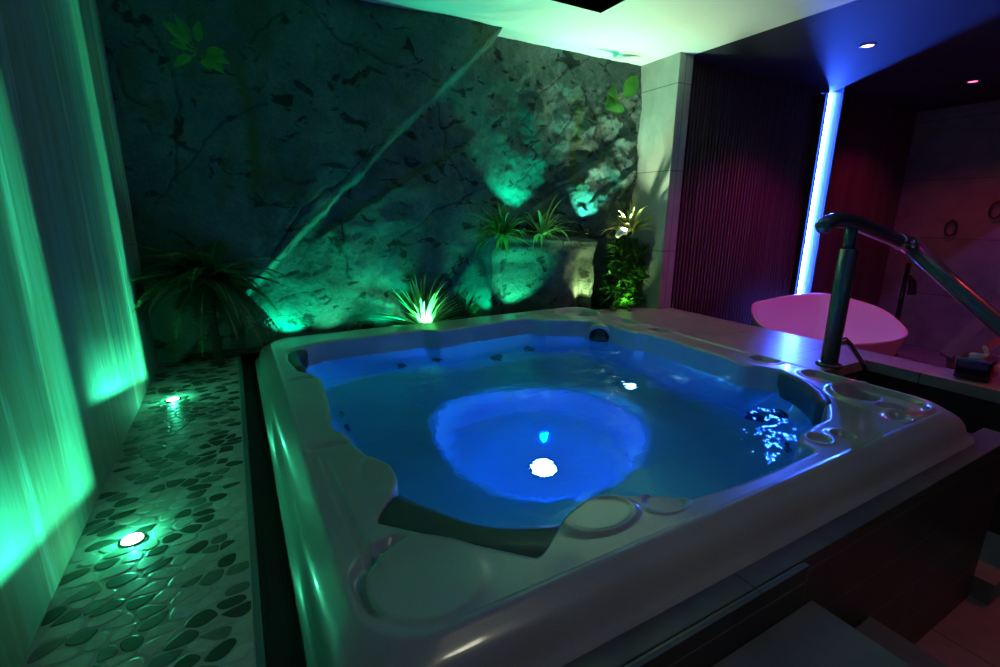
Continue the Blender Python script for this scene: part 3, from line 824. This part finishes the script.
# broad leaved wall plants
def leaf(bm, base, tip, w, nrm, cup=.12, seg=10):
    a, b = Vector(base), Vector(tip); d = b - a; L = d.length; d.normalize(); nrm = Vector(nrm).normalized()
    s = d.cross(nrm).normalized(); up = s.cross(d); prev = None
    for k in range(seg+1):
        t = k/seg; ww = w*math.sin(PI*t**.75)**.8 if 0 < t < 1 else .001
        p = a + d*L*t - up*(-.15*L*math.sin(PI*t))*.6
        cur = [bm.verts.new(p + s*ww*q + up*abs(q)*ww*cup*2) for q in (-1,-.5,0,.5,1)]
        if prev:
            for i in range(4): bm.faces.new((prev[i], prev[i+1], cur[i+1], cur[i]))
        prev = cur
def wall_leafy(name, label, c, leaves, sc_, mat):
    t = thing(name, label, 'plant', c)
    bm = bmesh.new(); st = bmesh.new()
    for (dx, dz, L, ww) in leaves:
        L *= sc_; ww *= min(1.25, sc_*1.45)
        d = Vector((dx, 0, dz)).normalized(); base = Vector(c) + d*.05 + Vector((0,-.05,0)); tip = base + d*L + Vector((0,-.04,0))
        leaf(bm, base, tip, ww, (0,-1,.2)); tube(st, [Vector(c), base + d*.01], .006, 6)
    obj('foliage', bm, mat, t, smooth=True); obj('stem', st, stemm.m, t)
wall_leafy('wall_creeper', 'light green leafy sprig growing high on the left rock slab', (-.06,3.70,.93), [(1,-.35,.20,.035),(.9,-.8,.20,.04),(.2,1,.17,.03),(-.9,.7,.24,.035),(-.7,1.3,.22,.03),(-1,-.9,.20,.03),(.5,-.9,.12,.03),(1,.0,.16,.03),(-1,.1,.14,.03)], .62, leaf_mid.m)
wall_leafy('broadleaf_sprig', 'bright green round leaved sprig on the rock near the pillar top', (3.36,3.80,1.06), [(-1,-.55,.20,.085),(.7,.9,.20,.06),(-.8,.1,.16,.05),(.9,.45,.12,.03),(-.5,-1,.14,.05)], 1, leaf_mid.m)

# ------------------------------------------------------------------ lights
def light(kind, name, loc, col, power, rad=.02, direction=None, angle=None, blend=.3, parent=None):
    d = bpy.data.lights.new(name, kind); d.color = col; d.energy = power
    if kind != 'AREA': d.shadow_soft_size = rad
    o = bpy.data.objects.new(name, d); COL.objects.link(o); o.location = loc
    if direction: o.rotation_euler = Vector(direction).to_track_quat('-Z', 'Y').to_euler()
    if kind == 'SPOT': d.spot_size = math.radians(angle); d.spot_blend = blend
    if parent: o.parent = parent; o.location = Vector(loc) - world_loc(parent)
    return o
GREEN = (.0, 1, .32); TEAL = (.0, 1, .46); MINT = (.42, 1, .62)

def beam_profile(d):
    '''lens profile of the floor lamps, like a wall washer: a bright beam edge on the far side, a bright low
    edge, and a dim middle; u runs along the wall and v up it, per unit of distance to the wall'''
    d.use_nodes = True; nt = d.node_tree; n = nt.nodes; l = nt.links
    em = n['Emission']; g = n.new('ShaderNodeTexCoord'); sp = n.new('ShaderNodeSeparateXYZ')
    l.new(g.outputs['Normal'], sp.inputs[0])
    def mt(op, a, b=0):
        x = n.new('ShaderNodeMath'); x.operation = op
        for k, v in ((0, a), (1, b)):
            if isinstance(v, (int, float)): x.inputs[k].default_value = v
            else: l.new(v, x.inputs[k])
        return x.outputs[0]
    def curve(val, lo, hi, stops):
        m = n.new('ShaderNodeMapRange'); m.inputs[1].default_value = lo; m.inputs[2].default_value = hi; l.new(val, m.inputs[0])
        r = n.new('ShaderNodeValToRGB'); e = r.color_ramp.elements
        while len(e) < len(stops): e.new(.5)
        for q, (p, c) in zip(e, stops): q.position = (p - lo)/(hi - lo); q.color = (c, c, c, 1)
        l.new(m.outputs[0], r.inputs[0]); return r.outputs[0]
    X, Y, Z = sp.outputs
    if SGN < 0: X, Y, Z = mt('MULTIPLY', X, -1), mt('MULTIPLY', Y, -1), mt('MULTIPLY', Z, -1)
    nx = mt('MAXIMUM', mt('MULTIPLY', X, -1), .045)
    u = mt('DIVIDE', Y, nx); v = mt('DIVIDE', Z, nx)
    w = mt('ADD', v, mt('SUBTRACT', mt('MULTIPLY', u, .225), .77))
    stripe = curve(u, -8, 3, [(-8,0), (-4,.03), (-1.5,.07), (-.3,.20), (.6,.28), (1.15,.95), (1.9,1), (2.1,.8), (2.45,0)])
    dec = curve(v, 0, 20, [(0,1), (4,.85), (9,.5), (16,.30), (20,.25)])
    band = mt('MULTIPLY', curve(w, -.5, 4, [(-.15,0), (.15,1), (.8,.75), (1.8,.15), (3.6,0)]), curve(u, -8, 3, [(-6,0), (-2.5,.8), (0,1), (1.5,1), (2.45,0)]))
    low = curve(w, -.5, 1, [(-.2,0), (.2,1)])
    tot = mt('ADD', mt('MULTIPLY', mt('MULTIPLY', stripe, dec), low), mt('MULTIPLY', band, 1.3))
    tot = mt('MULTIPLY', tot, mt('GREATER_THAN', mt('MULTIPLY', X, -1), .042))
    l.new(mt('ADD', mt('MULTIPLY', tot, mt('POWER', nx, -2.6)), .5), em.inputs['Strength'])
SGN = 1
def floor_lamp(x, y, label, power):
    t = thing('floor_light', label, 'floor light', (x, y, -1.0), 'lights set into the pebble walkway')
    bm = bmesh.new(); disc_lathe(bm, (x, y, -1.0), [(.034,-.02),(.034,.003),(.032,.005),(.029,.005),(.028,.003)], n=28)
    obj('bezel', bm, steel.m, t, smooth=True)
    bm = bmesh.new()
    disc_lathe(bm, (x, y, -1.0), [(.029,.004),(.027,.008),(.015,.011),(.001,.012)], n=24)
    obj('lens', bm, lampglass.m, t, smooth=True)
    o = light('POINT', 'floor_light_beam', (x, y, -.98), (.04,1,.46), power, .006, parent=t)
    beam_profile(o.data)
floor_lamp(-.382, 1.68, 'glowing green light in the pebbles nearest the camera', 2.6)
floor_lamp(-.387, 2.99, 'glowing green light in the pebbles farther from the camera', 2.9)

def uplight(x, y, z, col, power, direction, angle, label, blend=.5, lens=None, vis=True):
    t = thing('garden_spotlight', label, 'spotlight', (x, y, z), 'small spotlights in the planting')
    d = Vector(direction).normalized(); c = Vector((x, y, z + .025))
    bm = bmesh.new(); disc_lathe(bm, c, [(.016,-.035),(.020,-.03),(.020,.012),(.017,.012),(.016,.004)], d, 20)
    tube(bm, [(x, y, z - .01), (x, y, z + .02)], .006, 8)
    obj('housing', bm, fixture.m, t, smooth=True)
    bm = bmesh.new(); disc_lathe(bm, c, [(.016,.003),(.001,.006)], d, 18); obj('lens', bm, (lens or lampglass).m, t)
    light('SPOT', 'garden_spotlight_beam', c + d*.02, col, power, .012, d, angle, blend, t)
uplight(.28,3.79,-.97, TEAL, 14, (.15,.4,.9), 120, 'green spotlight at the rock foot right of the fern')
uplight(1.35,3.722,-.955, (.10,1,.40), 26, (.0,.35,.9), 140, 'green spotlight under the pale spiky grass')
bpy.context.view_layer.update()

def add_spot(nm, loc, col, p, d, a, b=.6, r=.02, parent=None): return light('SPOT', nm, loc, col, p, r, d, a, b, parent)
# lights washing the front of the planter block sit on the back lip of the bed

# shelf lamps
uplight(2.30,3.745,-.17, (.0,1,.52), 30, (.0,.10,1), 84, 'green spotlight among the leaves at the left of the rock shelf')
sl = thing('shelf_lamp', 'white glowing spotlight at the right end of the rock shelf', 'spotlight', (3.34,3.60,-.20))
bm = bmesh.new(); tube(bm, [(3.27,3.585,-.215),(3.30,3.59,-.185),(3.36,3.60,-.165),(3.40,3.60,-.172)], [.020,.030,.034,.026], 18); obj('housing', bm, white.m, sl, smooth=True)
bm = bmesh.new(); disc_lathe(bm, (3.355,3.585,-.148), [(.030,0),(.028,.010),(.001,.016)], (.1,-.2,1), 20); obj('lens', bm, warm_lens.m, sl, smooth=True)
add_spot('shelf_lamp_beam', (3.36,3.58,-.10), (.68,1,.58), 90, (.02,-.22,1), 122, .9, .015, sl)
SPOTS = []
def wash(x, y, z, col, p, d, a, b, label):
    t = thing('garden_spotlight', label, 'spotlight', (x, y, z), 'small spotlights in the planting')
    d = Vector(d).normalized()
    bm = bmesh.new(); disc_lathe(bm, (x, y, z), [(.014,-.03),(.018,-.025),(.018,.01),(.014,.01),(.013,.004)], d, 18); obj('housing', bm, fixture.m, t, smooth=True)
    bm = bmesh.new(); disc_lathe(bm, (x, y, z), [(.013,.003),(.001,.005)], d, 16); obj('lens', bm, lampglass.m, t)
    add_spot('garden_spotlight_beam', Vector((x, y, z)) + d*.015, col, p, d, a, b, .01, t)
wash(3.02,3.735,-.16, (.10,1,.64), 32, (.22,.20,.9), 78, .6, 'teal spotlight on the shelf aimed at the craggy right corner')
wash(1.15,3.735,-.955, (.0,1,.45), 16, (-.5,.4,1), 110, .7, 'green spotlight in the bed left of the spiky grass')
wash(.62,3.735,-.955, (.05,1,.45), 6, (-.1,.5,.9), 110, .7, 'green spotlight in the bed below the slab')
wash(1.86,3.735,-.955, (.0,1,.45), 12, (.1,.3,.9), 90, .7, 'green spotlight beside the planter block')
wash(2.27,3.725,-.95, (.03,1,.42), 28, (.0,.12,.9), 100, .7, 'green spotlight at the foot of the planter block, left side')
wash(3.06,3.725,-.95, (.75,1,.35), 22, (-.03,.12,.9), 90, .7, 'yellowish spotlight at the foot of the planter block, right side')

# lit up front of the planter block: two lamps at its foot, on the tub's back kerb
struct(obj('bed_kerb', B(1.9, 3.2, 3.703, 3.715, -1.3, -1.02), kerbm.m))

wash(3.42,3.50,-.935, (.45,1,.30), 6, (.12,.5,.65), 110, .8, 'added small fill light on the deck below the niche bush')  # added lamp that brightens the bush, no known source here

# ceiling lamps
def downlight(x, y, lens, col, p, a, label, group='recessed ceiling lights', blend=.6, r=.035, d=(0,0,-1)):
    t = thing('downlight', label, 'ceiling light', (x, y, H), group)
    bm = bmesh.new(); disc_lathe(bm, (x, y, H), [(.062,.001),(.062,-.006),(.055,-.010),(.046,-.010),(.044,-.004)], n=28); obj('trim_ring', bm, steel.m, t, smooth=True)
    bm = bmesh.new(); disc_lathe(bm, (x, y, H), [(.045,-.003),(.040,-.007),(.001,-.009)], n=24); obj('lens', bm, lens.m, t, smooth=True)
    if p: add_spot('downlight_beam', (x, y, H - .03), col, p, d, a, blend, r, t)
MAG = (1, .04, .30)
downlight(5.015,2.512, pink_lens, (1,.02,.62), 46, 115, 'pink glowing ceiling light, nearer of the two in the dark ceiling')
downlight(7.295,2.532, red_lens, (1,.02,.12), 22, 130, 'red glowing ceiling light, farther of the two in the dark ceiling')

downlight(1.2, -1.3, warm_lens, (1,.97,.72), 20, 120, 'added soft white fill light above and behind the camera', 'recessed ceiling lights', .9, .16, (0,.25,-1))  # added out-of-view fill that lifts the front of the tub

# blue LED channel between the slatted wall and dark panels
def prism(bm, pts, z0, z1):
    a = [bm.verts.new((p.x, p.y, z0)) for p in pts]; b = [bm.verts.new((p.x, p.y, z1)) for p in pts]; n = len(pts)
    for i in range(n): bm.faces.new((a[i], a[(i+1)%n], b[(i+1)%n], b[i]))
    bm.faces.new(a[::-1]); bm.faces.new(b)
w0 = .028; dep = .30; fl = math.tan(math.radians(8))*dep
chm = M('channel_metal', (.05,.05,.06), .8, spec=.15)
def led_channel(x, y, deg, label):
    led = thing('led_light', label, 'light strip', (x, y + .02, -1.9))
    ax = Vector((math.cos(math.radians(deg)), math.sin(math.radians(deg)), 0)); px = Vector((-ax.y, ax.x, 0)); E0 = Vector((x, y, 0))
    bm = bmesh.new(); q = [E0 + px*w0, E0 - px*w0, E0 - px*w0 - ax*.012, E0 + px*w0 - ax*.012]; prism(bm, q, -1.895, H-.004)
    bmesh.ops.recalc_face_normals(bm, faces=bm.faces); obj('diffuser', bm, led_em.m, led)
    for sg in (-1, 1):
        a = E0 + px*sg*(w0 + .002); b = a + ax*dep + px*sg*(fl); c = b + px*sg*.012; e = a + px*sg*.012
        bm = bmesh.new(); prism(bm, [a, b, c, e], -1.895, H-.001); bmesh.ops.recalc_face_normals(bm, faces=bm.faces); obj('channel_side', bm, chm.m, led)
    bm = bmesh.new(); prism(bm, [E0 + px*.06 - ax*.013, E0 - px*.06 - ax*.013, E0 - px*.06 - ax*.02, E0 + px*.06 - ax*.02], -1.895, H-.001); bmesh.ops.recalc_face_normals(bm, faces=bm.faces); obj('channel_back', bm, chm.m, led)
    return ax, px, E0
ax, px, E0 = led_channel(6.54, 3.58, 216, 'tall blue glowing light strip set between slatted wall and panels')
# wall returns that close the corner around the channel
bm = bmesh.new(); R_ = E0 - px*(w0+.016) + ax*dep - px*fl
L2 = E0 + px*(w0+.016) + ax*dep + px*fl
lo, ro = (R_, L2) if R_.x < L2.x else (L2, R_)
prism(bm, [Vector((ro.x, ro.y, 0)), Vector((6.67, 3.50, 0)), Vector((6.67, 3.7, 0)), Vector((6.60, 3.66, 0))], -1.9, H-.003)
bmesh.ops.recalc_face_normals(bm, faces=bm.faces); struct(obj('wall_return', bm, darkwood.m))

downlight(4.7, .15, red_lens, (1,.05,.10), 38, 100, 'added red fill light over the deck, beyond the right edge', 'recessed ceiling lights', .7, .04)  # added out-of-view lamp that reddens floor, box and rim corner
blue_lens2 = M('added_violet_lens', (.8,.8,.9), .3, emit=(.25,.2,1), es=8)
downlight(7.7, .2, blue_lens2, (.22,.14,1), 70, 46, 'added violet blue light aimed at the tiled wall, stand-in for an unseen strip', 'recessed ceiling lights', .12, .03, (1.05,1.15,-1.9))  # added lamp replacing an unseen blue strip, lights a patch of tiles

# camera ------------------------------------------------------------
yaw, pit, rol, f = .504375903, .247519565, .00560368, 476.537
fw = Vector((math.sin(yaw)*math.cos(pit), math.cos(yaw)*math.cos(pit), -math.sin(pit)))
rt = Vector((math.cos(yaw), -math.sin(yaw), 0)); up = rt.cross(fw)
r2 = rt*math.cos(rol) + up*math.sin(rol); u2 = -rt*math.sin(rol) + up*math.cos(rol)
cd = bpy.data.cameras.new('camera'); cam = bpy.data.objects.new('camera', cd); COL.objects.link(cam)
cam.matrix_world = Matrix(((r2.x, u2.x, -fw.x, 0), (r2.y, u2.y, -fw.y, 0), (r2.z, u2.z, -fw.z, 0), (0, 0, 0, 1)))
cd.sensor_width = 36; cd.lens = f/1000*36; cd.clip_start = .02; SC.camera = cam

# to metres ---------------------------------------------------------
off = Vector((0, 0, ZO))
for me in bpy.data.meshes: me['n'] = 0
for o in list(SC.objects):
    if o.parent is None:
        if o.type == 'MESH':
            o.data.transform(Matrix.Translation(off)); 
        else: o.location = o.location + off
for me in bpy.data.meshes:
    me.transform(Matrix.Scale(S, 4)); del me['n']
for o in SC.objects: o.location = o.location * S
for l in bpy.data.lights:
    if l.type != 'AREA': l.shadow_soft_size *= S

# world, render look -------------------------------------------------
wd = bpy.data.worlds.new('world'); SC.world = wd; wd.use_nodes = True
wd.node_tree.nodes['Background'].inputs[0].default_value = (.5,.7,.65,1); wd.node_tree.nodes['Background'].inputs[1].default_value = .002
SC.view_settings.view_transform = 'Standard'; SC.view_settings.look = 'None'
SC.view_settings.exposure = 0; SC.view_settings.gamma = 1; SC.view_settings.use_curve_mapping = False
SC.cycles.use_denoising = True
SC.cycles.max_bounces = 10; SC.cycles.diffuse_bounces = 5; SC.cycles.transmission_bounces = 8
SC.cycles.sample_clamp_indirect = 4; SC.cycles.blur_glossy = .5
